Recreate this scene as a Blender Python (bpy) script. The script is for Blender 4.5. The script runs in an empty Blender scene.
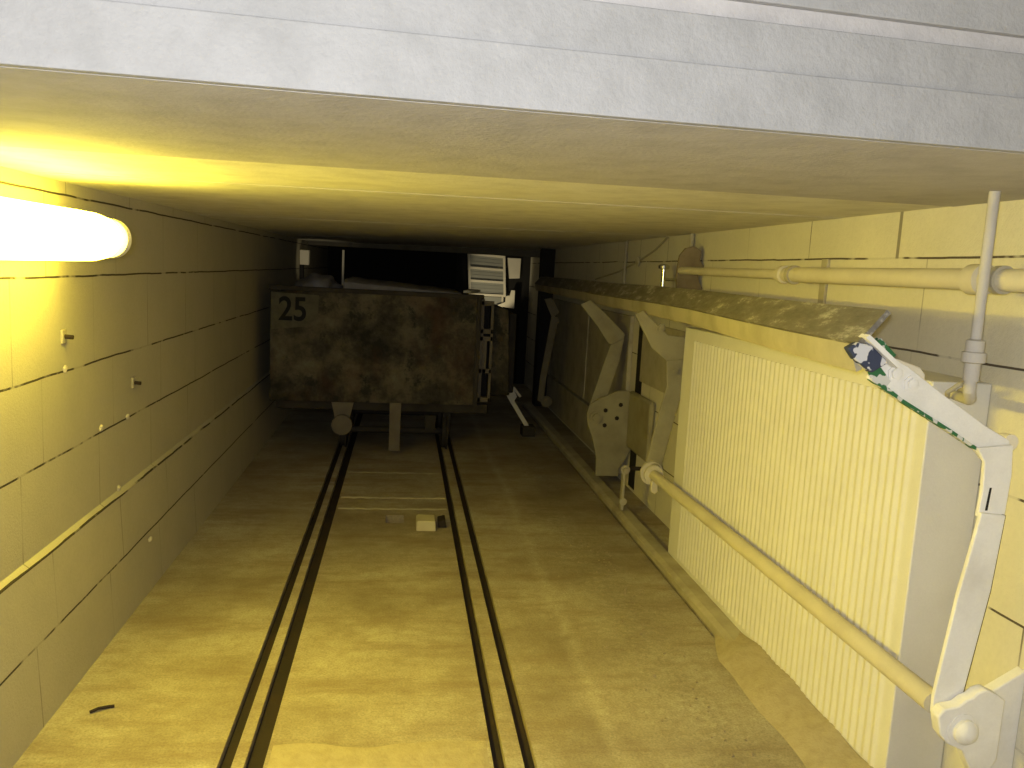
import bpy, bmesh, math, random
from mathutils import Vector, Matrix
random.seed(7)
scene = bpy.context.scene
COL = scene.collection
PI = math.pi

# ------------------------------------------------------------------ helpers
class MB:
    """collects shapes and links them as one mesh object"""
    def __init__(self):
        self.bm = bmesh.new()
    def box(self, x0, x1, y0, y1, z0, z1, M=None):
        vs = [self.bm.verts.new((x, y, z)) for x in (x0, x1) for y in (y0, y1) for z in (z0, z1)]
        for f in ((0,1,3,2),(4,6,7,5),(0,4,5,1),(2,3,7,6),(0,2,6,4),(1,5,7,3)):
            self.bm.faces.new([vs[i] for i in f])
        if M is not None:
            for v in vs: v.co = M @ v.co
        return self
    def xz(self, pts, y0, y1):
        """polygon given in x,z extruded along y"""
        a = [self.bm.verts.new((x, y0, z)) for x, z in pts]
        b = [self.bm.verts.new((x, y1, z)) for x, z in pts]
        self._prism(a, b); return self
    def yz(self, pts, x0, x1):
        a = [self.bm.verts.new((x0, y, z)) for y, z in pts]
        b = [self.bm.verts.new((x1, y, z)) for y, z in pts]
        self._prism(a, b); return self
    def xy(self, pts, z0, z1):
        a = [self.bm.verts.new((x, y, z0)) for x, y in pts]
        b = [self.bm.verts.new((x, y, z1)) for x, y in pts]
        self._prism(a, b); return self
    def _prism(self, a, b):
        n = len(a)
        self.bm.faces.new(a); self.bm.faces.new(list(reversed(b)))
        for i in range(n):
            j = (i + 1) % n
            self.bm.faces.new((a[j], a[i], b[i], b[j]))
    def section(self, secs):
        """loft a closed section: list of lists of 3D points"""
        rings = [[self.bm.verts.new(p) for p in s] for s in secs]
        for r0, r1 in zip(rings, rings[1:]):
            n = len(r0)
            for i in range(n):
                j = (i + 1) % n
                self.bm.faces.new((r0[i], r0[j], r1[j], r1[i]))
        self.bm.faces.new(list(reversed(rings[0]))); self.bm.faces.new(rings[-1])
        return self
    def tube(self, pts, r, n=16):
        pts = [Vector(p) for p in pts]
        rs = r if isinstance(r, (list, tuple)) else [r] * len(pts)
        rings = []
        prev = None
        for i, p in enumerate(pts):
            d = (pts[min(i+1, len(pts)-1)] - pts[max(i-1, 0)]).normalized()
            if prev is None:
                u = d.orthogonal().normalized()
            else:
                u = (prev - d * prev.dot(d)).normalized()
            prev = u
            w = d.cross(u)
            rings.append([p + (u * math.cos(2*PI*k/n) + w * math.sin(2*PI*k/n)) * rs[i] for k in range(n)])
        self.section(rings); return self
    def lathe(self, c, axis, prof, n=24):
        """prof = [(distance along axis, radius)]"""
        c = Vector(c); a = Vector(axis).normalized(); u = a.orthogonal().normalized(); w = a.cross(u)
        self.section([[c + a * t + (u * math.cos(2*PI*k/n) + w * math.sin(2*PI*k/n)) * max(r, 1e-4) for k in range(n)] for t, r in prof])
        return self
    def build(self, name, mat, parent=None, bevel=0, smooth=True, seg=2):
        bmesh.ops.recalc_face_normals(self.bm, faces=self.bm.faces)
        me = bpy.data.meshes.new(name); self.bm.to_mesh(me); self.bm.free()
        o = bpy.data.objects.new(name, me); COL.objects.link(o)
        for m in (mat if isinstance(mat, list) else [mat]): me.materials.append(m)
        if smooth:
            me.polygons.foreach_set('use_smooth', [True] * len(me.polygons))
            me.set_sharp_from_angle(angle=math.radians(35))
        if parent: o.parent = parent; o.matrix_parent_inverse = Matrix.Translation(parent.location).inverted()
        if bevel:
            b = o.modifiers.new('bevel', 'BEVEL'); b.width = bevel; b.segments = seg; b.limit_method = 'ANGLE'; b.angle_limit = math.radians(40)
        return o

def empty(name, loc=(0, 0, 0)):
    o = bpy.data.objects.new(name, None); COL.objects.link(o); o.location = loc; o.empty_display_size = .1
    return o
def tag(o, label, cat, group=None, kind=None):
    o['label'] = label; o['category'] = cat
    if group: o['group'] = group
    if kind: o['kind'] = kind
    return o
def struct(o, label=None):
    o['kind'] = 'structure'
    if label: o['label'] = label
    return o

# ------------------------------------------------------------------ materials
class NT:
    def __init__(self, name):
        self.m = bpy.data.materials.new(name); self.m.use_nodes = True
        self.t = self.m.node_tree; self.b = self.t.nodes['Principled BSDF']
        self.L = self.t.links
        self.obj = self.n('ShaderNodeTexCoord').outputs['Object']
    def n(self, typ, **k):
        x = self.t.nodes.new(typ)
        for a, v in k.items(): setattr(x, a, v)
        return x
    def noise(self, scale, detail=4, rough=.55, vec=None, stretch=None):
        v = vec or self.obj
        if stretch:
            mp = self.n('ShaderNodeMapping'); mp.inputs['Scale'].default_value = stretch
            self.L.new(v, mp.inputs[0]); v = mp.outputs[0]
        x = self.n('ShaderNodeTexNoise'); x.inputs['Scale'].default_value = scale
        x.inputs['Detail'].default_value = detail; x.inputs['Roughness'].default_value = rough
        self.L.new(v, x.inputs['Vector']); return x.outputs['Fac']
    def ramp(self, fac, stops):
        r = self.n('ShaderNodeValToRGB'); e = r.color_ramp.elements
        while len(e) < len(stops): e.new(.5)
        for i, (p, c) in enumerate(stops):
            e[i].position = p; e[i].color = (c, c, c, 1) if isinstance(c, (int, float)) else (*c, 1)
        self.L.new(fac, r.inputs[0]); return r.outputs[0]
    def mix(self, fac, a, b, mode='MIX'):
        x = self.n('ShaderNodeMix', data_type='RGBA', blend_type=mode)
        for s, v in ((0, fac), (6, a), (7, b)):
            if isinstance(v, (int, float)): x.inputs[s].default_value = v
            elif isinstance(v, tuple): x.inputs[s].default_value = (*v, 1)
            else: self.L.new(v, x.inputs[s])
        return x.outputs[2]
    def math(self, op, a, b=0, clamp=False):
        x = self.n('ShaderNodeMath', operation=op, use_clamp=clamp)
        for s, v in ((0, a), (1, b)):
            if isinstance(v, (int, float)): x.inputs[s].default_value = v
            else: self.L.new(v, x.inputs[s])
        return x.outputs[0]
    def fin(self, col, rough=.85, bump=None, strength=.3, dist=.005, metal=0):
        if isinstance(col, tuple): self.b.inputs['Base Color'].default_value = (*col, 1)
        else: self.L.new(col, self.b.inputs['Base Color'])
        self.b.inputs['Roughness'].default_value = rough
        self.b.inputs['Metallic'].default_value = metal
        self.b.inputs['Specular IOR Level'].default_value = .25
        if bump is not None:
            bp = self.n('ShaderNodeBump'); bp.inputs['Strength'].default_value = strength
            bp.inputs['Distance'].default_value = dist
            self.L.new(bump, bp.inputs['Height']); self.L.new(bp.outputs[0], self.b.inputs['Normal'])
        return self.m

def painted(name, col, dirt, amount=.35, bump=.25, rough=.8, scale=6):
    t = NT(name)
    f = t.ramp(t.noise(scale, 6, .6), [(.42, 0), (.75, amount)])
    c = t.mix(f, col, dirt)
    fine = t.noise(180, 3, .6)
    c = t.mix(t.ramp(fine, [(.35, 0), (.7, .12)]), c, tuple(x * .7 for x in col))
    return t.fin(c, rough, t.noise(90, 4, .6), bump, .004)

def block_wall(name, col, mortar, rows, width=.6, crack=.42, wide=None):
    """rows = [(z of the joint under the course, y of one upright joint in it)]"""
    t = NT(name)
    s = t.n('ShaderNodeSeparateXYZ'); t.L.new(t.obj, s.inputs[0])
    wob = t.math('MULTIPLY', t.math('SUBTRACT', t.noise(3, 3), .5), .012)
    z = t.math('ADD', s.outputs[2], wob); y = s.outputs[1]
    H = V = None
    for k, (z0, y0) in enumerate(rows):
        h = t.math('LESS_THAN', t.math('ABSOLUTE', t.math('SUBTRACT', z, z0)), .0032)
        H = h if H is None else t.math('MAXIMUM', H, h)
        z1 = rows[k+1][0] if k+1 < len(rows) else 9
        inrow = t.math('MULTIPLY', t.math('GREATER_THAN', z, z0), t.math('LESS_THAN', z, z1))
        fr = t.math('ABSOLUTE', t.math('SUBTRACT', t.math('FRACT', t.math('ADD', t.math('DIVIDE', t.math('SUBTRACT', y, y0), width), 20.5)), .5))
        v = t.math('MULTIPLY', inrow, t.math('LESS_THAN', fr, .0028/width))
        V = v if V is None else t.math('MAXIMUM', V, v)
    cr = t.ramp(t.noise(4.5, 3, .6), [(crack - .06, .15), (crack, 1)])
    hj = t.math('MULTIPLY', H, cr)
    vj = t.math('MULTIPLY', V, t.ramp(t.noise(3.1, 2), [(.45, .12), (.6, .45 if wide is None else .8)]))
    joint = t.math('MAXIMUM', hj, vj)
    if wide:
        w = t.math('MULTIPLY', t.math('LESS_THAN', t.math('ABSOLUTE', t.math('SUBTRACT', y, wide[0])), .008), t.math('GREATER_THAN', z, wide[1]))
        joint = t.math('MAXIMUM', joint, t.math('MULTIPLY', w, .7))
    dirt = t.ramp(t.noise(2.2, 6, .65), [(.4, 0), (.8, .35)])
    c = t.mix(dirt, col, tuple(x * .62 for x in col))
    c = t.mix(t.ramp(t.noise(60, 4, .7), [(.4, 0), (.75, .22)]), c, tuple(x * .72 for x in col))
    c = t.mix(joint, c, mortar)
    h = t.math('SUBTRACT', t.noise(120, 4, .65), t.math('MULTIPLY', joint, 1.6))
    return t.fin(c, .9, h, .4, .006)

M = {}
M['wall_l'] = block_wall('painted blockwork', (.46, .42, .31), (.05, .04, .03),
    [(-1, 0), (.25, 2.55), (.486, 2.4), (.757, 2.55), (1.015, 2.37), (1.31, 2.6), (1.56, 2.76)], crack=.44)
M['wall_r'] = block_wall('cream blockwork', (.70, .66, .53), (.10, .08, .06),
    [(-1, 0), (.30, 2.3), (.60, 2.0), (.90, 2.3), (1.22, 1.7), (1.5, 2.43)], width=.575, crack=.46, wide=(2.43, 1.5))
M['paint'] = painted('off white paint', (.86, .84, .81), (.45, .41, .34), .4)
M['paint_dusty_dim'] = painted('dimmed dusty off white paint', (.46, .42, .31), (.24, .20, .13), .7)  # dusty paint, colour lowered to stand for light falling off with distance
M['panel'] = painted('ribbed panel paint', (.72, .70, .65), (.55, .52, .45), .3, bump=.15)
M['concrete'] = painted('pale concrete', (.74, .71, .62), (.52, .49, .42), .7, bump=.5, scale=9)
M['header'] = painted('cast concrete edge', (.385, .375, .375), (.28, .275, .27), .6, bump=.6, scale=14)
M['soffit'] = painted('grey beam soffit', (.50, .475, .47), (.36, .34, .34), .7, bump=.5, scale=12)
M['pipe'] = painted('dull cream pipe', (.62, .57, .44), (.42, .37, .26), .5)
M['dim_dusty_arm'] = painted('dimmed dusty steel', (.34, .31, .20), (.17, .145, .095), .6)  # dusty steel, darkened to stand for the weaker light down the tunnel
M['grit'] = painted('floor grit', (.34, .28, .19), (.2, .16, .11), .7)
M['lump'] = painted('plaster', (.58, .53, .40), (.4, .36, .28), .4)
M['uppipe'] = painted('grey pipe paint', (.54, .51, .47), (.4, .37, .32), .5)
M['flange'] = painted('dull flange paint', (.47, .43, .32), (.26, .23, .16), .8, scale=4)
M['far_arm'] = painted('dimmed far steel', (.16, .14, .10), (.09, .075, .05), .6)  # darker still, the shade around the wagon is put into the colour
M['gap'] = painted('black gap', (.02, .018, .016), (.01, .01, .01))  # near-black colour stands for shade inside gaps and the unlit far end
M['steel'] = painted('dark rusty steel', (.026, .020, .017), (.05, .028, .017), .6)
M['chrome'] = NT('chrome').fin((.75, .75, .73), .25, metal=1)
M['grey_sheet'] = painted('grey sheet', (.28, .27, .27), (.12, .11, .11), .6)
M['cream'] = painted('cream paint', (.80, .74, .60), (.66, .58, .42), .4)
M['mesh_grey'] = painted('grey louvre', (.34, .34, .30), (.26, .26, .23), .4)
M['ink'] = painted('stencil black', (.012, .011, .01), (.02, .02, .02), .2)
M['brown'] = painted('brown stained board', (.24, .19, .12), (.09, .07, .045), .8)
M['wood'] = painted('dusty wood', (.55, .50, .34), (.40, .35, .22), .5)
M['lamp_body'] = painted('white lamp housing', (.75, .73, .68), (.6, .55, .45), .2)

def mat_plank():
    t = NT('scuffed grey timber')
    n = t.noise(7, 7, .75, stretch=(3, .9, 3))
    c = t.ramp(n, [(.35, (.13, .118, .10)), (.54, (.20, .185, .16)), (.66, (.46, .44, .39))])
    c = t.mix(t.ramp(t.noise(40, 3, .7), [(.5, 0), (.66, .4)]), c, (.15, .125, .09))
    return t.fin(c, .7, n, .4, .004)
M['plank'] = mat_plank()

def mat_chipped(name, under, top, a, b, scale=38):
    t = NT(name)
    n = t.noise(scale, 2, .5)
    c = t.ramp(n, [(a, under), (b, top)])
    return t.fin(c, .6, n, .2, .002)
M['green_chip'] = mat_chipped('chipped green edge', (.035, .15, .06), (.62, .62, .58), .52, .54)
M['blue_chip'] = mat_chipped('chipped dark blue block', (.045, .055, .10), (.62, .62, .66), .55, .57, 30)

def mat_floor():
    t = NT('dusty concrete floor')
    s = t.n('ShaderNodeSeparateXYZ'); t.L.new(t.obj, s.inputs[0])
    big = t.noise(1.3, 7, .65)
    c = t.ramp(big, [(.34, (.25, .205, .14)), (.5, (.41, .36, .265)), (.66, (.53, .485, .38))])
    streak = t.noise(2.3, 6, .7, stretch=(.7, 2.6, 1))
    c = t.mix(t.ramp(streak, [(.48, 0), (.66, .7)]), c, (.24, .18, .115))
    # grubby track along the right hand side
    d = t.math('SUBTRACT', s.outputs[0], t.math('ADD', .98, t.math('MULTIPLY', t.math('SUBTRACT', t.noise(1.7, 4), .5), .5)))
    band = t.math('SUBTRACT', 1, t.math('MULTIPLY', t.math('ABSOLUTE', d), 4.2), True)
    grit = t.ramp(t.noise(38, 5, .75), [(.38, 0), (.62, 1)])
    c = t.mix(t.math('MULTIPLY', band, t.math('MULTIPLY', grit, .5)), c, (.17, .145, .10))
    # pale scraped stripe
    wob = t.math('MULTIPLY', t.math('SUBTRACT', t.noise(1.1, 3), .5), .10)
    d2 = t.math('ABSOLUTE', t.math('SUBTRACT', s.outputs[0], t.math('ADD', .685, wob)))
    st = t.math('SUBTRACT', 1, t.math('MULTIPLY', d2, 22), True)
    st = t.math('MULTIPLY', st, t.ramp(t.noise(9, 5, .7), [(.35, .2), (.6, 1)]))
    c = t.mix(t.math('MULTIPLY', st, .5, True), c, (.60, .545, .42))
    c = t.mix(t.ramp(t.noise(22, 6, .75), [(.45, 0), (.68, .45)]), c, (.25, .20, .13))
    c = t.mix(t.ramp(t.noise(130, 3, .7), [(.4, 0), (.68, .5)]), c, (.17, .14, .10))
    h = t.math('ADD', t.math('MULTIPLY', t.noise(9, 6, .7), .8), t.math('MULTIPLY', t.noise(70, 4, .7), .5))
    return t.fin(c, .92, h, .45, .012)
M['floor'] = mat_floor()
M['rubble'] = painted('rough rubble concrete', (.42, .36, .25), (.28, .23, .15), .6, bump=.8, scale=25)

def mat_wagon():
    t = NT('grimy wagon plate')
    c = t.ramp(t.noise(3.2, 7, .7), [(.38, (.022, .020, .013)), (.48, (.062, .052, .034)), (.57, (.115, .098, .062)), (.68, (.16, .145, .092))])
    c = t.mix(t.ramp(t.noise(2.1, 5, .6, stretch=(1.4, 1, .8)), [(.55, 0), (.70, .5)]), c, (.085, .036, .016))
    c = t.mix(t.ramp(t.noise(5, 6, .75), [(.55, 0), (.62, .85)]), c, (.02, .022, .015))
    return t.fin(c, .8, t.noise(30, 5), .3, .006)
M['wagon'] = mat_wagon()
M['wagon_dark'] = painted('wagon underframe', (.055, .046, .034), (.02, .017, .013), .8)
M['wagon_pale'] = painted('pale wagon bar', (.20, .17, .12), (.10, .08, .06), .6)
M['plate25'] = painted('faded number patch', (.125, .115, .07), (.07, .06, .04), .9, scale=14)

def mat_lamp():
    t = NT('glowing lamp tube')
    t.b.inputs['Base Color'].default_value = (.9, .85, .7, 1)
    t.b.inputs['Emission Color'].default_value = (1, .82, .075, 1)
    t.b.inputs['Emission Strength'].default_value = LAMP
    return t.m
LAMP = 27
M['glow'] = mat_lamp()

# ------------------------------------------------------------------ the setting
XL, XR = -1.05, 1.53
def cz(x): return 1.6 + .0167 * (x - XL)
def ey(x): return 1.086 + .125 * (x + .46)
YB = 11.6
# floor, cut by the four rail slots and a small pit
def build_floor():
    slots = [(-.470, -.432), (-.398, -.345), (.297, .333), (.385, .422), (1.262, 1.276)]
    m = MB(); x = -1.3
    for a, b in slots:
        if b == .333 or a == .297:
            # centre strip with a pit
            m.box(x, a, -2.6, 4.38, -.12, 0)
            m.box(x, -.06, 4.38, 4.52, -.12, 0); m.box(.04, a, 4.38, 4.52, -.12, 0)
            m.box(x, a, 4.52, YB, -.12, 0)
        else:
            m.box(x, a, -2.6, YB, -.12, 0)
        x = b
    m.box(x, 1.9, -2.6, YB, -.12, 0)
    m.box(-1.3, 1.9, -2.6, YB, -.2, -.06)
    return m.build('floor', M['floor'])
struct(build_floor(), 'dusty concrete tunnel floor with rail slots')

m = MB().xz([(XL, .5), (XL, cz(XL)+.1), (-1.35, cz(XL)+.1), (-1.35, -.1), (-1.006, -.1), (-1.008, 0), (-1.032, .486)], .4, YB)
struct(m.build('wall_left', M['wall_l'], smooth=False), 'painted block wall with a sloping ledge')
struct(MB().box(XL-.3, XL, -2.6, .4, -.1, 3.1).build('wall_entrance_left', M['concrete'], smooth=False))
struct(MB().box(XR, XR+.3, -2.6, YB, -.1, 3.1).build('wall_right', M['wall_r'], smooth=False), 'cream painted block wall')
struct(MB().box(-1.35, 1.83, YB, YB+.2, -.1, 1.9).build('wall_back', M['gap'], smooth=False))  # black colour stands for the darkness at the tunnel's end

# tunnel roof slabs with joints across
m = MB()
edges = [0, .85, 1.45, 2.35, 3.35, 4.6, 6.1, 7.8, 9.6]
def slab(m, o0, o1, dz):
    a0, a1 = XL, XR
    ys = [ey(a0)+o0, ey(a1)+o0, ey(a1)+o1, ey(a0)+o1]
    xs = [a0, a1, a1, a0]
    m.section([[(xs[i], ys[i], cz(xs[i])+dz) for i in range(4)], [(xs[i], ys[i], cz(xs[i])+.3) for i in range(4)]])
mf = MB(); slab(mf, .005, .85, -.001); struct(mf.build('ceiling_front', M['soffit'], smooth=False), 'grey beam underside at the tunnel mouth')
for i in range(1, len(edges)-1):
    slab(m, edges[i] + .004, edges[i+1], 0 if i % 2 == 0 else .0008)
slab(m, .02, 10.6, .04)
struct(m.build('ceiling', M['concrete'], smooth=False), 'low concrete slab tunnel ceiling')
def strip(name, z0, z1, off, mat, label=None):
    m = MB(); r = []
    for x in (XL, XR):
        y = ey(x) + off
        r.append([(x, y, cz(x)+z0), (x, y+.25, cz(x)+z0), (x, y+.25, cz(x)+z1), (x, y, cz(x)+z1)])
    m.section(r)
    return struct(m.build(name, mat, bevel=.002, smooth=False), label)
strip('trim_1', -.0005, .083, -.012, M['header'], 'pale concrete slab edge over the tunnel mouth')
strip('trim_2', .0835, .152, -.006, M['header'])
strip('trim_3', .152, .178, .12, M['gap'])
strip('trim_4', .178, 1.5, -.008, M['header'])

# kerb along the right-hand wall
m = MB().xz([(1.276, 0), (1.276, .028), (1.30, .038), (1.358, .038), (1.358, 0)], .6, 8.4)
struct(m.build('baseboard_right', M['paint_dusty_dim'], smooth=False), 'low dusty kerb along the right wall')

# rails
def rail(xs, label):
    r = empty('track_rail', (sum(xs)/4, 6, -.058)); 
    tag(r, label, 'rail', 'slotted floor rails')
    for a, b in ((xs[0], xs[1]), (xs[2], xs[3])):
        MB().box(a+.002, b-.002, -2.6, 11.4, -.0595, -.022).build('steel_flange', M['steel'], r, bevel=.002)
rail((-.470, -.432, -.398, -.345), 'left sunken steel rail, the pair of dark lines nearer the lamp')
rail((.297, .333, .385, .422), 'right sunken steel rail, the pair of dark lines nearer the ribbed panel')

# things lying on the floor
def cross_strip(y, h, w, label):
    m = MB(); n = 24; ring = []
    for i in range(n+1):
        x = -.335 + i * (.287+.335) / n
        d = .006 * math.sin(i*1.7) + random.uniform(-.004, .004)
        ring.append([(x, y-w/2+d, 0.0005), (x, y+w/2+d, 0.0005), (x, y+w/2*.5+d, h), (x, y-w/2*.5+d, h)])
    o = m.section(ring).build('sleeper_edge', M['paint_dusty_dim'])
    return tag(o, label, 'strip')
cross_strip(5.48, .004, .03, 'thin pale strip across the track, farthest one, close to the wagon')
cross_strip(4.87, .006, .035, 'pale strip across the track just beyond the small pit')
cross_strip(4.64, .005, .03, 'pale strip across the track right behind the small pit')
# rubble patch in the near track
m = MB(); bmx = m.bm
n1, n2 = 40, 56
g = [[bmx.verts.new((-.333 + i*(.618/n2), .9 + j*(1.37/n1), 0)) for i in range(n2+1)] for j in range(n1+1)]
from mathutils import noise as mn
for j in range(n1+1):
    for i in range(n2+1):
        v = g[j][i]; e = min(i, n2-i, j, n1-j)
        v.co.z = .0008 + min(1, e/1.5) * (.003 + .004*abs(mn.noise(v.co*Vector((14, 14, 1)))) + .003*mn.noise(v.co*38))
        if j == n1: v.co.y += .03*mn.noise(v.co*9)
for j in range(n1):
    for i in range(n2): bmx.faces.new((g[j][i], g[j][i+1], g[j+1][i+1], g[j+1][i]))
tag(m.build('rubble_patch', M['rubble']), 'rough crumbly patch between the near ends of the rails', 'rubble', kind='stuff')

tag(MB().xz([(.105, 0), (.105, .05), (.118, .058), (.205, .055), (.21, 0)], 4.24, 4.36).build('wooden_chock', M['wood'], bevel=.004),
    'small pale wooden chock on the floor beside the right rail', 'chock')
tag(MB().xz([(.225, 0), (.222, .035), (.262, .045), (.27, 0)], 4.30, 4.40).build('iron_wedge', M['steel'], bevel=.004),
    'small dark iron wedge between chock and right rail', 'wedge')
tag(MB().tube([(-.905, 2.47, .006), (-.885, 2.485, .009), (-.86, 2.50, .006), (-.845, 2.503, .006)], .005, 6).build('twig', M['steel']),
    'short dark stick lying on the floor left of the rails', 'stick')

# grit along the right wall
m = MB()
for i in range(500):
    y = 1.7 + random.random()**1.4 * 2.4
    x = random.gauss(1.02, .13) if random.random() < .6 else random.uniform(1.14, 1.34)
    if not .72 < x < 1.13: continue
    s = random.uniform(.0015, .005) * (1.8 if random.random() < .06 else 1)
    Mx = Matrix.Translation((x, y, s*.4)) @ Matrix.Rotation(random.random()*6, 4, (random.random(), random.random(), 1))
    r = bmesh.ops.create_icosphere(m.bm, subdivisions=1, radius=s, matrix=Mx)
    for v in r['verts']: v.co += Vector((random.uniform(-1,1), random.uniform(-1,1), random.uniform(-1,1))) * s*.25
tag(m.build('grit', M['grit'], smooth=False), 'loose grit and crumbs on the floor beside the ribbed panel', 'grit', kind='stuff')
# sandy fillet against the near wall foot
m = MB(); sec = []
for i in range(78):
    y = .9 + i*.028; w = .088 + .03*mn.noise(Vector((y*3, 0, 0))); h = .062 + .02*mn.noise(Vector((y*5, 3, 0)))
    if y > 2.75: w *= max(.15, 1-(y-2.75)*2); h *= max(.15, 1-(y-2.75)*2)
    sec.append([(1.352-w*1.6, y, .001), (1.352-w*.95, y, h*.72), (1.357, y, h), (1.357, y, .001)])
tag(m.section(sec).build('sand_drift', M['rubble']), 'sandy dust piled along the foot of the ribbed panel', 'sand', kind='stuff')

# ------------------------------------------------------------------ lamp
lamp = empty('tunnel_lamp', (-.94, 2.3, 1.44))
tag(lamp, 'long glowing tube lamp mounted high on the left block wall', 'lamp')
LX, LZ, LR = -.885, 1.434, .069
MB().tube([(LX, 1.78, LZ), (LX, 1.83, LZ), (LX, 2.38, LZ), (LX, 2.49, LZ), (LX, 2.56, LZ), (LX, 2.605, LZ), (LX, 2.625, LZ)],
              [.055, LR, LR, .068, .062, .050, .036], 32).build('glowing_cover', M['glow'], lamp)
MB().lathe((LX, 2.626, LZ), (0, 1, 0), [(0, .03), (.002, .058), (.03, .060), (.036, .04)], 32).build('end_cap', M['lamp_body'], lamp)
MB().lathe((LX, 1.778, LZ), (0, -1, 0), [(0, .054), (.02, .054), (.03, .03)], 32).build('end_cap', M['lamp_body'], lamp)
MB().box(XL+.001, XL+.055, 1.85, 2.58, LZ-.04, LZ+.04).build('mounting_base', M['lamp_body'], lamp, bevel=.006)
for y in (2.10, 2.42): MB().box(XL+.05, LX-LR+.01, y-.02, y+.02, LZ-.015, LZ+.015).build('bracket', M['lamp_body'], lamp)

# small anchors and plaster lumps on the left wall
def blob(name, loc, s, mat, label, cat, seed, group=None):
    m = MB(); bmesh.ops.create_icosphere(m.bm, subdivisions=3, radius=1)
    for v in m.bm.verts:
        k = 1 + .35*mn.noise(v.co*1.6 + Vector((seed*7.3, 0, 0)))
        v.co = Vector((v.co.x*s[0]*k, v.co.y*s[1]*k, v.co.z*s[2]*k)) + Vector(loc)
    return tag(m.build(name, mat), label, cat, group)
for (y, z), lab in zip([(2.72, 1.022), (3.30, .762), (3.02, .772), (3.19, .505), (3.44, .22)],
        ['small plaster lump on the upper wall joint under the lamp', 'plaster lump on the middle wall joint, farther one',
         'plaster lump on the middle wall joint, nearer one', 'plaster lump where the left wall ledge begins to fade',
         'plaster lump low on the left wall near the floor']):
    x = XL if z > .5 else -1.01
    blob('plaster_lump', (x, y, z), (.007, .015, .012), M['lump'], lab, 'plaster', y, 'plaster lumps on the left wall')
def anchor(y, z, label):
    a = empty('wall_anchor', (XL, y, z)); tag(a, label, 'anchor', 'anchors in the left wall')
    MB().box(XL-.004, XL+.006, y-.018, y+.018, z-.022, z+.022).build('plate', M['paint_dusty_dim'], a, bevel=.003)
    MB().tube([(XL+.003, y, z), (XL+.03, y, z-.002)], .007, 10).build('pin', M['steel'], a)
anchor(2.713, 1.125, 'small anchor plate with pin on the left wall under the lamp')
anchor(3.375, .885, 'small anchor plate with pin on the left wall beyond the lamp')

# ------------------------------------------------------------------ ribbed panel on the right
PX, PY0, PY1, PZ = 1.36, 1.94, 3.84, 1.172
rp = empty('ribbed_panel', (1.44, 2.9, 0))
tag(rp, 'large cream vertically ribbed panel box standing against the right wall', 'panel')
MB().box(PX, XR-.001, PY0, PY1, .012, PZ).build('casing', M['panel'], rp, bevel=.004)
m = MB()
y = PY0 + .045
pts = [(PX-.0005, PY0+.03)]
while y < PY1 - .16:
    for k in range(8):
        a = k/8*2*PI
        pts.append((PX - .003 - .003*math.cos(a+PI), y + k/8*.0375))
    y += .0375
pts.append((PX-.0005, y))
a = [m.bm.verts.new((px, py, .06)) for px, py in pts]; b = [m.bm.verts.new((px, py, PZ-.055)) for px, py in pts]
a2 = [m.bm.verts.new((PX+.002, py, .06)) for px, py in pts]; b2 = [m.bm.verts.new((PX+.002, py, PZ-.055)) for px, py in pts]
for i in range(len(pts)-1):
    m.bm.faces.new((a[i], a[i+1], b[i+1], b[i])); m.bm.faces.new((a[i+1], a[i], a2[i], a2[i+1])); m.bm.faces.new((b[i], b[i+1], b2[i+1], b2[i]))
m.build('ribbed_sheet', M['panel'], rp)

# ------------------------------------------------------------------ pipes on the right wall
hp = empty('horizontal_pipe', (1.41, 3, 1.437))
tag(hp, 'thick horizontal cream pipe running along the right wall', 'pipe')
MB().tube([(1.405, 4.10, 1.444), (1.405, 2.93, 1.437)], .019).build('thin_length', M['pipe'], hp)
MB().tube([(1.405, 2.93, 1.437), (1.405, 2.95, 1.437), (1.405, 1.0, 1.437)], .027).build('thick_length', M['pipe'], hp)
m = MB().lathe((1.405, 2.955, 1.437), (0, -1, 0), [(0, .022), (.004, .034), (.03, .034), (.034, .029)])
m.build('coupling', M['pipe'], hp)
m = MB().lathe((1.405, 1.905, 1.437), (0, -1, 0), [(0, .028), (.003, .038), (.05, .038), (.055, .028)]); m.build('coupling', M['pipe'], hp)
def clamp(y, label):
    c = empty('pipe_clamp', (XR, y, 1.437)); tag(c, label, 'clamp', 'clamps on the horizontal pipe')
    MB().box(XR-.012, XR+.0, y-.022, y+.022, 1.335, 1.50).build('back_plate', M['paint_dusty_dim'], c, bevel=.003)
    MB().lathe((1.405, y+.012, 1.437), (0, -1, 0), [(0, .0285), (0, .034), (.024, .034), (.024, .0285)]).build('ring', M['paint_dusty_dim'], c)
    MB().box(1.43, XR-.01, y-.008, y+.008, 1.43, 1.444).build('stem', M['steel'], c)
clamp(2.86, 'pipe clamp on the cream pipe, farther one, above the ribbed panel')
clamp(1.80, 'pipe clamp on the cream pipe beside the upright pipe')
vp = empty('upright_pipe', (1.36, 1.79, 1.2))
tag(vp, 'thin upright pipe hanging from the ceiling at the right edge', 'pipe')
MB().tube([(1.352, 1.79, cz(1.36)+.02), (1.352, 1.79, 1.25)], .0125).build('tube', M['uppipe'], vp)
MB().lathe((1.352, 1.79, 1.295), (0, 0, -1), [(0, .013), (.004, .021), (.03, .021), (.032, .027), (.055, .027), (.058, .018), (.10, .018)], 20).build('union', M['uppipe'], vp)
MB().tube([(1.352, 1.79, 1.205), (1.352, 1.79, 1.17), (1.368, 1.805, 1.15), (1.39, 1.84, 1.142), (1.42, 1.938, 1.14)], [.014, .014, .014, .013, .012]).build('elbow', M['uppipe'], vp)
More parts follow.
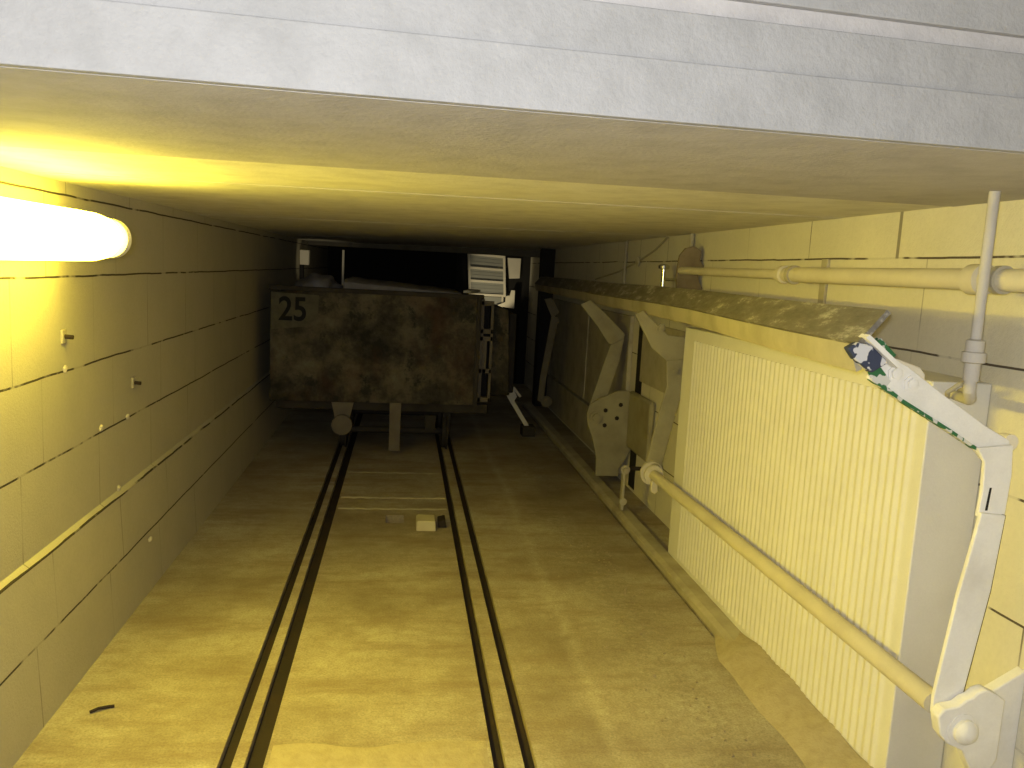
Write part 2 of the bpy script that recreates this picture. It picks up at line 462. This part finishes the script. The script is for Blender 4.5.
tag(MB().tube([(1.395, 1.925, 1.125), (1.375, 1.90, 1.15), (1.40, 1.89, 1.175), (1.43, 1.90, 1.165), (1.435, 1.938, 1.15)], .006, 8).build('wire_hook', M['paint_dusty_dim']),
    'small bent wire hook on the near end of the ribbed panel', 'hook')
# rough bracket plate at far end of the pipe
tag(MB().xz([(1.395, 1.52), (1.425, 1.56), (1.47, 1.572), (1.51, 1.55), (1.505, 1.50), (1.529, 1.47), (1.50, 1.43), (1.51, 1.39), (1.529, 1.36), (1.529, 1.325), (1.395, 1.325), (1.385, 1.42)], 4.11, 4.135)
    .build('pipe_flange', M['brown'], bevel=.004), 'brown wavy-edged bracket plate at the far end of the cream pipe', 'bracket')
tp = empty('water_tap', (1.44, 4.5, 1.36)); tag(tp, 'small shiny chrome tap standing behind the brown bracket plate', 'tap')
MB().tube([(1.44, 4.5, 1.33), (1.44, 4.5, 1.45)], .012, 12).build('stem', M['chrome'], tp)
MB().lathe((1.44, 4.5, 1.45), (0, 0, 1), [(0, .014), (.004, .03), (.02, .032), (.028, .02)], 20).build('handle', M['chrome'], tp)
MB().tube([(1.44, 4.5, 1.395), (1.47, 4.5, 1.395), (1.529, 4.5, 1.395)], .009, 12).build('spout', M['chrome'], tp)
MB().box(1.41, 1.5, 4.47, 4.53, 1.30, 1.335).build('base', M['gap'], tp, bevel=.004)
# loose cable and fixing on the far part of the wall
tag(MB().tube([(1.522, 4.72, 1.642), (1.52, 4.95, 1.57), (1.518, 5.3, 1.50), (1.52, 5.8, 1.43), (1.52, 6.5, 1.365)], .006, 8).build('loose_cable', M['paint_dusty_dim']),
    'thin pale cable slanting down the dark right wall', 'cable')
blob('plaster_star', (1.515, 5.3, 1.5), (.012, .04, .03), M['lump'], 'pale splash of plaster around the cable on the right wall', 'plaster', 5)
def conduit(y, r, label):
    tag(MB().tube([(1.512, y, 1.655), (1.512, y, 1.34)], r, 10).build('wall_conduit', M['paint_dusty_dim']), label, 'conduit', 'conduits under the ceiling')
conduit(5.6, .010, 'thin upright conduit on the dark right wall beside the plaster splash')
conduit(4.28, .013, 'upright conduit on the right wall behind the brown bracket plate')

# ------------------------------------------------------------------ guard beam on linkages
gb = empty('guard_beam', (1.1, 4.5, 1.25))
tag(gb, 'long scuffed beam carried on bent arms along the right wall', 'beam')
def gx(y): return 1.005 + (y-1.70)*.108 if y < 3.3 else 1.178 + (y-3.3)*.03
def bend(y): return .006*math.sin(y*2.1)
ysb = [1.70, 2.1, 2.5, 2.9, 3.3, 3.8, 4.4, 5.2, 6.2, 7.6, 8.4]
top, low = [], []
for y in ysb:
    x = gx(y); z = 1.284 + bend(y)*.5
    top.append([(x-.006, y, z-.002), (x+.056, y, z+.074), (x+.066, y, z+.066), (x+.004, y, z-.010)])
    low.append([(x+.004, y+.028, z-.009), (x+.022, y+.028, z-.009), (x+.028, y+.028, z-.064), (x+.016, y+.028, z-.070), (x+.006, y+.028, z-.045)])
MB().section(top).build('top_board', M['plank'], gb, smooth=False)
MB().section(low).build('lower_flange', M['flange'], gb)

def ring_bolt(m, x, y, z, r=.014, t=.012):
    m.lathe((x, y, z), (0, -1, 0), [(0, r*1.5), (t*.4, r*1.5), (t*.4, r), (t, r), (t*1.15, r*.6)], 6 if r < .02 else 20)

UPPER = [(1.045, 1.20), (1.13, 1.152), (1.256, 1.086), (1.327, 1.046), (1.351, 1.020), (1.404, .99), (1.422, .994), (1.416, 1.066), (1.351, 1.098), (1.225, 1.174), (1.137, 1.231), (1.105, 1.246), (1.072, 1.268)]
TAB = [(1.10, 1.222), (1.12, 1.246), (1.182, 1.227), (1.196, 1.212), (1.197, 1.17), (1.14, 1.18)]
HINGE = [(.973, 1.268), (.997, 1.283), (1.03, 1.276), (1.074, 1.240), (1.037, 1.215), (.992, 1.245)]
LOW1 = [(1.327, 1.048), (1.416, 1.058), (1.423, .985), (1.419, .885), (1.35, .884), (1.354, .945), (1.350, 1.015)]
LOW2 = [(1.349, .897), (1.411, .892), (1.399, .707), (1.361, .43), (1.338, .383), (1.29, .40), (1.288, .441), (1.317, .695), (1.342, .85)]
ln = empty('support_arm', (1.33, 1.72, .4))
tag(ln, 'nearest bent white support arm with green chipped edges', 'arm', 'bent arms carrying the guard beam')
MB().xz(UPPER, 1.716, 1.728).build('upper_bar', M['paint'], ln, bevel=.002)
MB().xz([(1.05, 1.196), (1.13, 1.149), (1.256, 1.083), (1.327, 1.043), (1.329, 1.05), (1.258, 1.09), (1.132, 1.156), (1.054, 1.206)], 1.710, 1.73).build('chipped_edge', M['green_chip'], ln)['label'] = 'green chipped edge'
MB().xz([(1.048, 1.281), (1.062, 1.292), (1.103, 1.256), (1.09, 1.24)], 1.712, 1.733).build('green_corner', M['green_chip'], ln)['label'] = 'green corner'
MB().xz([(1.04, 1.214), (1.052, 1.196), (1.085, 1.178), (1.098, 1.196), (1.07, 1.226)], 1.7125, 1.7157).build('green_patch', M['green_chip'], ln)['label'] = 'green patch'
MB().xz(TAB, 1.735, 1.745).build('ear', M['cream'], ln, bevel=.003)
MB().xz(HINGE, 1.69, 1.714).build('hinge_block', M['blue_chip'], ln, bevel=.004)['label'] = 'dark blue chipped block'
MB().xz([(1.008, 1.294), (1.016, 1.301), (1.098, 1.238), (1.092, 1.229)], 1.682, 1.714).build('clamp_strap', M['paint'], ln)
for bx, bz in ((1.108, 1.214), (1.150, 1.192)):
    m = MB(); ring_bolt(m, bx, 1.7165, bz, .0135); m.build('bolt', M['paint'], ln)
# slotted bar: one solid piece, a black patch stands for the slot's darkness
m = MB().xz(LOW1, 1.703, 1.7155); m.build('slotted_bar', M['paint'], ln, bevel=.002)
MB().xz([(1.370, .955), (1.3755, .955), (1.372, .900), (1.3655, .900)], 1.7025, 1.704).build('slot', M['gap'], ln)
MB().xz(LOW2, 1.6905, 1.7025).build('lower_bar', M['paint'], ln, bevel=.002)
MB().xz([(1.409, .892), (1.4125, .892), (1.4005, .705), (1.3635, .43), (1.360, .43), (1.397, .707)], 1.692, 1.7035).build('dark_edge', M['steel'], ln)  # thin dark strip along the bar's right edge
MB().lathe((1.43, 1.729, 1.058), (0, 1, 0), [(0, .02), (.02, .02), (.05, .014)], 16).build('elbow_pin', M['cream'], ln)

def wall_bracket(y, sx, mat, label):
    b = empty('bearing_bracket', (1.5, y, .3)); tag(b, label, 'bracket', 'bearing brackets on the right wall')
    B = [(1.277, .412), (1.29, .43), (1.327, .437), (1.345, .452), (1.361, .458), (1.372, .47), (1.395, .478), (1.415, .468), (1.429, .462), (1.446, .45), (1.446, .30), (1.42, .25), (1.388, .259), (1.37, .29), (1.352, .323), (1.31, .343), (1.289, .367)]
    MB().xz([(x+sx, z) for x, z in B], y-.045, y-.012).build('housing', mat, b, bevel=.004)
    MB().xz([(1.441+sx, .446), (XR, .50), (XR, .135), (1.459+sx, .147), (1.438+sx, .25)], y+.0, y+.03).build('gusset', mat, b, bevel=.003)
    m = MB().lathe((1.345+sx, y-.044, .378), (0, -1, 0), [(0, .040), (.004, .040), (.006, .030), (.016, .030), (.028, .020), (.032, .006)], 24)
    m.build('bearing_cap', mat, b)
    return b
wall_bracket(1.70-.002, 0, M['paint'], 'pale bearing bracket on the right wall at the bottom right corner')

def far_arm(y, up, lo, mat, label, rb=.016):
    r = empty('support_arm', (lo[-3][0], y, lo[-3][1]))
    tag(r, label, 'arm', 'bent arms carrying the guard beam')
    MB().xz(up, y, y+.02).build('upper_bar', mat, r, bevel=.003)
    MB().xz(lo, y-.014, y-.001).build('lower_bar', mat, r, bevel=.003)
    m = MB(); c = Vector(up[0])*.6 + Vector(up[3 if len(up) > 5 else 2])*.4
    ring_bolt(m, c.x+.02, y, c.y-.02, rb); m.build('bolt', mat, r)
    m = MB(); ring_bolt(m, lo[0][0]+.05, y-.014, lo[0][1]-.05, rb); m.build('bolt', mat, r)
    k = lo[-3]
    MB().lathe((k[0]+.045, y-.014, k[1]+.01), (0, -1, 0), [(0, .05), (.006, .05), (.008, .035), (.02, .035), (.026, .02)], 20).build('pivot_boss', mat, r)
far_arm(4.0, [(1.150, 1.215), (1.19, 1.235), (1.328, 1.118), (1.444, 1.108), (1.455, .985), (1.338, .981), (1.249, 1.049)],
        [(1.325, .99), (1.453, 1.0), (1.44, .92), (1.395, .70), (1.335, .40), (1.295, .385), (1.255, .42), (1.285, .60), (1.338, .86)], M['dim_dusty_arm'],
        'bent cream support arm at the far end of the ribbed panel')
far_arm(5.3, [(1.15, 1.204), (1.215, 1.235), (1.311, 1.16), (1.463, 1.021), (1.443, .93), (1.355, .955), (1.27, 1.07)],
        [(1.365, .943), (1.458, .994), (1.43, .83), (1.335, .47), (1.315, .423), (1.28, .41), (1.245, .447), (1.24, .50)], M['dim_dusty_arm'],
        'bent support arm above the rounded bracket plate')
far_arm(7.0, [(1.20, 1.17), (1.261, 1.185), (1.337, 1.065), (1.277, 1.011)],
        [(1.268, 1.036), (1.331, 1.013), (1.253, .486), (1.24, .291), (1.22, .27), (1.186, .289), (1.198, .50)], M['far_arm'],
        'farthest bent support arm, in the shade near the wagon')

sh = empty('pivot_shaft', (1.29, 2.9, .41)); tag(sh, 'round cream shaft slanting across the front of the ribbed panel', 'shaft')
SA, SB = Vector((1.288, 3.97, .408)), Vector((1.302, 1.705, .418))
MB().tube([SA, SB], .0275, 24).build('round_bar', M['pipe'], sh)
MB().lathe((1.2885, 3.95, .408), (0, -1, 0), [(0, .03), (.0, .05), (.02, .05), (.022, .03)], 24).build('collar', M['pipe'], sh)
MB().lathe((1.288, 3.983, .408), (0, -1, 0), [(0, .02), (.0, .06), (.018, .06), (.018, .03), (.03, .03)], 24).build('far_hub', M['pipe'], sh)
MB().xz([(1.27, .385), (1.30, .385), (1.305, .33), (1.29, .318), (1.268, .33)], 3.90, 3.93).build('lug', M['pipe'], sh, bevel=.003)

# rounded plate bracket and its block
rb = empty('rounded_bracket', (1.45, 5.27, .1)); tag(rb, 'big rounded cream bracket plate with bolt holes on the right wall', 'bracket')
pl = [(1.217, .50), (1.235, .555), (1.30, .60), (1.337, .613), (1.41, .65), (1.477, .655), (XR-.001, .64), (XR-.001, .25), (1.50, .19), (1.46, .13), (1.46, .075), (1.302, .075), (1.30, .20), (1.265, .33), (1.225, .43)]
MB().xz(pl, 5.20, 5.228).build('face_plate', M['dim_dusty_arm'], rb, bevel=.005)
for x, z in [(1.34, .52), (1.34, .42), (1.42, .47), (1.44, .56)]:
    m = MB(); ring_bolt(m, x, 5.1995, z, .010, .010); m.build('bolt', M['steel'], rb)
MB().box(1.49, XR-.001, 4.72, 5.20, .28, .66).build('wall_plate', M['dim_dusty_arm'], rb, bevel=.02)
MB().lathe((1.28, 5.198, .47), (0, -1, 0), [(0, .045), (.008, .045), (.01, .03), (.03, .03), (.034, .015)], 20).build('boss', M['dim_dusty_arm'], rb)

lk = empty('drop_link', (1.31, 4.55, .05)); tag(lk, 'short upright link rod standing on the kerb below the rounded bracket', 'rod')
MB().box(1.296, 1.312, 4.52, 4.56, .044, .30).build('rod', M['paint_dusty_dim'], lk, bevel=.003)
MB().lathe((1.304, 4.52, .29), (0, -1, 0), [(0, .028), (.012, .028), (.014, .016), (.03, .014)], 18).build('upper_eye', M['paint_dusty_dim'], lk)
MB().lathe((1.304, 4.52, .10), (0, -1, 0), [(0, .022), (.012, .022), (.014, .012)], 18).build('lower_eye', M['paint_dusty_dim'], lk)
MB().tube([(1.304, 4.55, .29), (1.51, 4.55, .29)], .012, 12).build('pin', M['steel'], lk)

# flat cover panels on the lower wall between and beyond the arms
def cover(y0, y1, z0, z1, x, label):
    tag(MB().box(x, XR-.001, y0, y1, z0, z1).build('cover_panel', M['paint_dusty_dim'], bevel=.004), label, 'panel', 'flat cover panels on the right wall')
cover(4.12, 5.06, .74, 1.12, 1.512, 'flat cover panel low on the wall between ribbed panel and black slit')
cover(5.32, 6.55, .372, 1.14, 1.500, 'flat cover panel behind the second farthest arm')
cover(6.58, 8.2, .372, 1.14, 1.500, 'flat cover panel on the wall in the shade beside the wagon')
cover(5.32, 8.2, .06, .36, 1.48, 'long low cover panel beyond the rounded bracket')
sl = MB().box(1.5285, XR+.0008, 5.06, 5.20, .02, 1.19); 
tag(sl.build('wall_slit', M['gap']), 'narrow black upright slit in the right wall behind the beam', 'slit')
tag(MB().tube([(1.50, 3.93, 1.05), (1.50, 3.96, .9), (1.49, 3.95, .74)], .006, 8).build('cable_end', M['steel']), 'short dark cable hanging beside the ribbed panel', 'cable')
vb = empty('small_valve', (1.46, 4.1, .6)); tag(vb, 'small dark valve fitting low behind the cream arm', 'valve')
MB().lathe((XR-.002, 4.02, .66), (-1, 0, 0), [(0, .03), (.03, .03), (.035, .02), (.07, .02)], 16).build('body', M['steel'], vb)
MB().tube([(1.49, 4.02, .66), (1.49, 4.02, .60), (1.50, 4.01, .56)], .008, 10).build('outlet', M['paint_dusty_dim'], vb)
tag(MB().box(1.455, XR-.001, 3.87, 3.985, .0, .60).build('back_block', M['paint_dusty_dim'], bevel=.01), 'narrow pale block at the far foot of the ribbed panel', 'block')

# ------------------------------------------------------------------ wagon 25
wg = empty('mine_wagon', (-.19, 6.6, 0)); tag(wg, 'grimy steel rail wagon numbered 25 standing on the rails', 'wagon')
W0, W1, WY, WZ0, WZ1 = -.935, .552, 6.0, .385, 1.192
MB().box(W0, W1, WY+.02, WY+1.5, WZ0+.01, WZ1-.03).build('tub', M['wagon'], wg, bevel=.006)
MB().xz([(W0, WZ0), (W1, WZ0+.008), (W1+.004, WZ1+.012), (W0-.003, WZ1-.016)], WY, WY+.025).build('front_plate', M['wagon'], wg, bevel=.006)
MB().box(W0-.01, W1+.03, WY-.012, WY+.05, WZ1-.012, WZ1+.02).build('top_rim', M['wagon_dark'], wg, bevel=.006)
MB().box(W1-.022, W1+.012, WY-.014, WY+.03, WZ0, WZ1).build('corner_angle', M['wagon_dark'], wg, bevel=.003)
np_ = MB().xz([(W0+.004, .90), (W0+.26, .93), (W0+.33, 1.0), (W0+.335, 1.155), (W0+.004, 1.165)], WY-.004, WY+.001).build('number_patch', M['plate25'], wg)
cu = bpy.data.curves.new('digits', 'FONT'); cu.body = '25'; cu.size = .235; cu.extrude = .002; cu.offset = .004; cu.space_character = 1.0
tmp = bpy.data.objects.new('tmp', cu); COL.objects.link(tmp)
bpy.context.view_layer.update()
me = bpy.data.meshes.new_from_object(tmp.evaluated_get(bpy.context.evaluated_depsgraph_get()))
bpy.data.objects.remove(tmp)
dg = bpy.data.objects.new('stencilled_number', me); COL.objects.link(dg); me.materials.clear(); me.materials.append(M['ink'])
me.transform(Matrix.Translation((-.880, WY-.0055, .972)) @ Matrix.Rotation(PI/2, 4, 'X') @ Matrix.Diagonal((.86, 1, 1, 1)))
dg.parent = wg; dg.matrix_parent_inverse = Matrix.Translation(wg.location).inverted(); dg['label'] = 'black stencilled number 25'
# underframe
MB().box(W0+.03, W1+.10, WY+.10, WY+.16, .315, .385).box(W0+.03, W0+.09, WY+.16, WY+1.4, .315, .385).box(W1-.06, W1, WY+.16, WY+1.4, .315, .385).build('underframe', M['wagon_dark'], wg, bevel=.004)
for x in (-.41, .36):
    for y in (WY+.32, WY+1.12):
        w = MB().lathe((x-.035, y, .128), (1, 0, 0), [(0, .05), (.0, .128), (.03, .128), (.034, .148), (.045, .148), (.05, .06), (.06, .04)], 28).build('wheel', M['wagon_dark'], wg)
        MB().box(x-.03, x+.03, y-.05, y+.05, .12, .33).build('axle_box', M['wagon_dark'], w, bevel=.004)
for y in (WY+.32, WY+1.12): MB().tube([(-.40, y, .128), (.36, y, .128)], .025, 12).build('axle', M['wagon_dark'], wg)
MB().xz([(-.075, .04), (.004, .04), (.006, .40), (-.078, .40)], WY+.0-.03, WY-.001).build('hanging_bar', M['wagon_pale'], wg, bevel=.003)
m = MB().lathe((-.42, WY+.03, .22), (0, -1, 0), [(0, .075), (.04, .075), (.05, .055)], 20); m.xz([(-.50, .385), (-.45, .16), (-.39, .16), (-.34, .385)], WY+.03, WY+.07)
m.build('buffer_boss', M['wagon_pale'], wg)
MB().xz([(.18, .30), (.27, .30), (.26, .18), (.19, .18)], WY+.05, WY+.08).build('drop_lug', M['wagon_dark'], wg, bevel=.004)
# perforated side bracket with dark openings and the side box
m = MB()
m.box(.575, .60, WY+.12, WY+.16, .40, 1.18); m.box(.652, .672, WY+.12, WY+.16, .40, 1.14)
for z in (1.13, .92, .865, .62, .40): m.box(.575, .672, WY+.12, WY+.16, z, z+.035)
m.box(.60, .63, WY+.12, WY+.16, .62, .87)
m.build('side_lattice', M['wagon_pale'], wg, bevel=.003)
MB().box(.56, .66, WY+.3, WY+.9, .42, 1.12).build('side_filler', M['gap'], wg)
MB().xz([(.672, .45), (.70, .43), (.835, .44), (.80, 1.10), (.672, 1.13)], WY+.24, WY+1.1).build('side_box', M['wagon'], wg, bevel=.01)
MB().box(.84, .90, WY+.5, WY+1.2, .42, 1.06).build('rear_box', M['wagon_dark'], wg, bevel=.01)

# load on the wagon
m = MB(); sec = []
for i in range(15):
    x = -.44 + i*.062; z = 1.195; h = .085 - .0045*i + .008*mn.noise(Vector((i*1.3, 2, 0)))
    sec.append([(x, 6.15, z), (x, 7.2, z), (x, 7.15, z+h), (x, 6.25, z+h*.95), (x, 6.17, z+h*.7)])
tag(m.section(sec).build('folded_tarpaulin', M['grey_sheet'], bevel=.004), 'grey folded tarpaulin lying on top of wagon 25', 'tarpaulin')
m = MB(); bmesh.ops.create_icosphere(m.bm, subdivisions=4, radius=1)
for v in m.bm.verts:
    k = 1 + .25*mn.noise(v.co*2.1)
    v.co = Vector((-.66 + v.co.x*.17*k, 6.5 + v.co.y*.3*k, max(1.19, 1.18 + v.co.z*.115*k)))
tag(m.build('dusty_sack', M['grey_sheet']), 'dark lumpy sack on the left side of the wagon top', 'sack')
tag(MB().xy([(.445, 6.25), (.50, 6.28), (.62, 6.75), (.53, 6.8)], 1.213, 1.232).build('paper_scrap', M['cream'], bevel=.002), 'pale scrap of board on the right rear of the wagon top', 'scrap')

# bent metal lever right of the wagon
lv = empty('bent_lever', (1.1, 6.9, 0)); tag(lv, 'bright bent metal lever leaning beside the wagon', 'lever')
MB().xz([(.875, .375), (.955, .40), (.985, .335), (.965, .30), (1.10, .09), (1.075, .065), (.93, .285)], 6.86, 6.88).build('blade', M['cream'], lv, bevel=.002)
MB().tube([(.955, 6.9, .41), (1.02, 6.9, .33)], .012, 8).build('rod', M['cream'], lv)
MB().box(1.04, 1.15, 6.80, 6.95, 0.0, .085).build('foot', M['wagon_dark'], lv, bevel=.004)

# ------------------------------------------------------------------ things behind the wagon
struct(MB().box(.62, XR, 10.085, 10.15, 0, 1.64).build('black_backdrop', M['gap']))  # added black backdrop, darkens the space behind the plates and stops stray light
# cream wall pieces seen past a dark portal
tag(MB().box(-1.046, -1.01, 8.52, 8.6, 0, 1.35).build('dark_post', M['gap'], bevel=.004), 'black post in the dark below the small cream box', 'post')
tag(MB().xz([(-1.045, 1.352), (-.958, 1.350), (-.955, 1.496), (-1.047, 1.498)], 8.50, 8.60).build('cream_box', M['cream'], bevel=.004), 'small bright cream box high behind the left of the wagon', 'box')
tag(MB().tube([(-.632, 8.7, 0), (-.632, 8.7, 1.52)], .012, 10).build('thin_post', M['cream']), 'thin pale upright post behind the wagon', 'post')
struct(MB().box(1.40, XR-.0, 8.42, 8.6, 0, 1.64).build('dark_mask', M['gap'], smooth=False))  # added black box, keeps the lit wall beyond it dark
tag(MB().box(XL+.001, XR-.001, 9.2, 9.3, 1.562, 1.66).build('cross_beam', M['far_arm'], bevel=.004), 'brown cross beam under the ceiling behind the wagon', 'beam')

gr = empty('shelf_grating', (.97, 10, 0)); tag(gr, 'bright white framed grating with three grey fields behind the wagon', 'grating')
P4 = [(.755, 1.575), (1.185, 1.555), (1.215, 1.09), (.79, 1.09)]
def lerp(a, b, t): return (a[0]+(b[0]-a[0])*t, a[1]+(b[1]-a[1])*t)
fw = .014
m = MB()
for t in (0, .34, .66, 1):
    l = lerp(P4[0], P4[3], t); r = lerp(P4[1], P4[2], t)
    m.xz([(l[0]-fw, l[1]-fw), (r[0]+fw, r[1]-fw), (r[0]+fw, r[1]+fw), (l[0]-fw, l[1]+fw)], 9.97, 9.99)
m.xz([(P4[0][0]-fw, P4[0][1]), (P4[0][0]+fw, P4[0][1]), (P4[3][0]+fw, P4[3][1]), (P4[3][0]-fw, P4[3][1])], 9.965, 9.99)
m.xz([(P4[1][0]-fw, P4[1][1]), (P4[1][0]+fw, P4[1][1]), (P4[2][0]+fw, P4[2][1]), (P4[2][0]-fw, P4[2][1])], 9.965, 9.99)
m.box(.80, .82, 9.975, 9.99, 0, 1.1); m.box(1.18, 1.20, 9.975, 9.99, 0, 1.1)
m.build('frame', M['cream'], gr)
for k in range(3):
    a, b = [(0, .34), (.34, .66), (.66, 1)][k]
    m = MB(); nn = 4
    for q in range(nn):
        t0 = a + (b-a)*(q+.08)/nn; t1 = a + (b-a)*(q+.92)/nn
        l0, r0, l1, r1 = lerp(P4[0], P4[3], t0), lerp(P4[1], P4[2], t0), lerp(P4[0], P4[3], t1), lerp(P4[1], P4[2], t1)
        m.xz([l0, r0, r1, l1], 10.0, 10.006)
    m.build('louvre', M['mesh_grey'], gr)
MB().xz([(.90, 1.07), (1.21, 1.07), (1.21, .97), (1.06, .95)], 9.995, 10.0).build('lower_field', M['mesh_grey'], gr)
tag(MB().xz([(1.235, 1.55), (1.40, 1.55), (1.395, 1.31), (1.27, 1.30)], 10.02, 10.08).build('cream_plate', M['cream'], bevel=.003), 'bright cream plate right of the white grating', 'plate')
tag(MB().xz([(1.10, .965), (1.33, .945), (1.33, 1.165), (1.285, 1.165), (1.27, 1.10), (1.22, 1.09), (1.22, 1.02)], 9.90, 9.94).build('angle_plate', M['cream'], bevel=.003), 'bright L-shaped cream plate below the white grating', 'plate')

MB().xz([P4[0], P4[1], P4[2], P4[3]], 10.007, 10.012).build('backing_sheet', M['mesh_grey'], gr)
# ------------------------------------------------------------------ light
def light(name, typ, loc, energy, color, **k):
    d = bpy.data.lights.new(name, typ); d.energy = energy; d.color = color
    for a, v in k.items(): setattr(d, a, v)
    o = bpy.data.objects.new(name, d); COL.objects.link(o); o.location = loc; return o
light('camera_flash', 'POINT', (-.05, -.04, 1.43), 90, (.97, .99, 1.0), shadow_soft_size=.02)
a = light('lamp_tube', 'AREA', (LX + .056, 2.19, LZ - .056), 15, (1, .78, .02), shape='RECTANGLE', size=.76, size_y=.05, spread=math.radians(140))
a.rotation_euler = Vector((.75, 0, -.66)).to_track_quat('-Z', 'Y').to_euler()
for loc, to, e, sz in (((.95, 9.25, .80), (1.12, 10, 1.28), 12, 52), ((-.70, 7.75, 1.12), (-.87, 8.5, 1.42), 4, 44)):
    a = light('far_room_lamp', 'SPOT', loc, e, (1, .86, .54), spot_size=math.radians(sz), spot_blend=.5, shadow_soft_size=.03)
    a.rotation_euler = (Vector(to) - a.location).to_track_quat('-Z', 'Y').to_euler()
w = bpy.data.worlds.new('world'); scene.world = w; w.use_nodes = True
w.node_tree.nodes['Background'].inputs[0].default_value = (.8, .9, 1, 1)
w.node_tree.nodes['Background'].inputs[1].default_value = .006

# ------------------------------------------------------------------ camera
cam = bpy.data.cameras.new('camera'); co = bpy.data.objects.new('camera', cam); COL.objects.link(co)
f = 820.; rho = .033
cam.sensor_fit = 'HORIZONTAL'; cam.sensor_width = 36; cam.lens = 36 * f / 1024; cam.clip_start = .02
D = Vector((405-512, 384-265, -f)).normalized(); up = Vector((math.sin(rho), math.cos(rho), 0))
Z = (up - D * up.dot(D)).normalized(); X = D.cross(Z)
R = Matrix((X, D, Z))
co.matrix_world = Matrix.Translation((0, 0, 1.4)) @ R.to_4x4()
scene.camera = co

scene.view_settings.view_transform = 'Standard'; scene.view_settings.look = 'None'
scene.view_settings.exposure = 0; scene.view_settings.gamma = 1; scene.view_settings.use_curve_mapping = False
scene.cycles.use_denoising = True
scene.cycles.max_bounces = 8; scene.cycles.diffuse_bounces = 5
scene.cycles.sample_clamp_indirect = 6
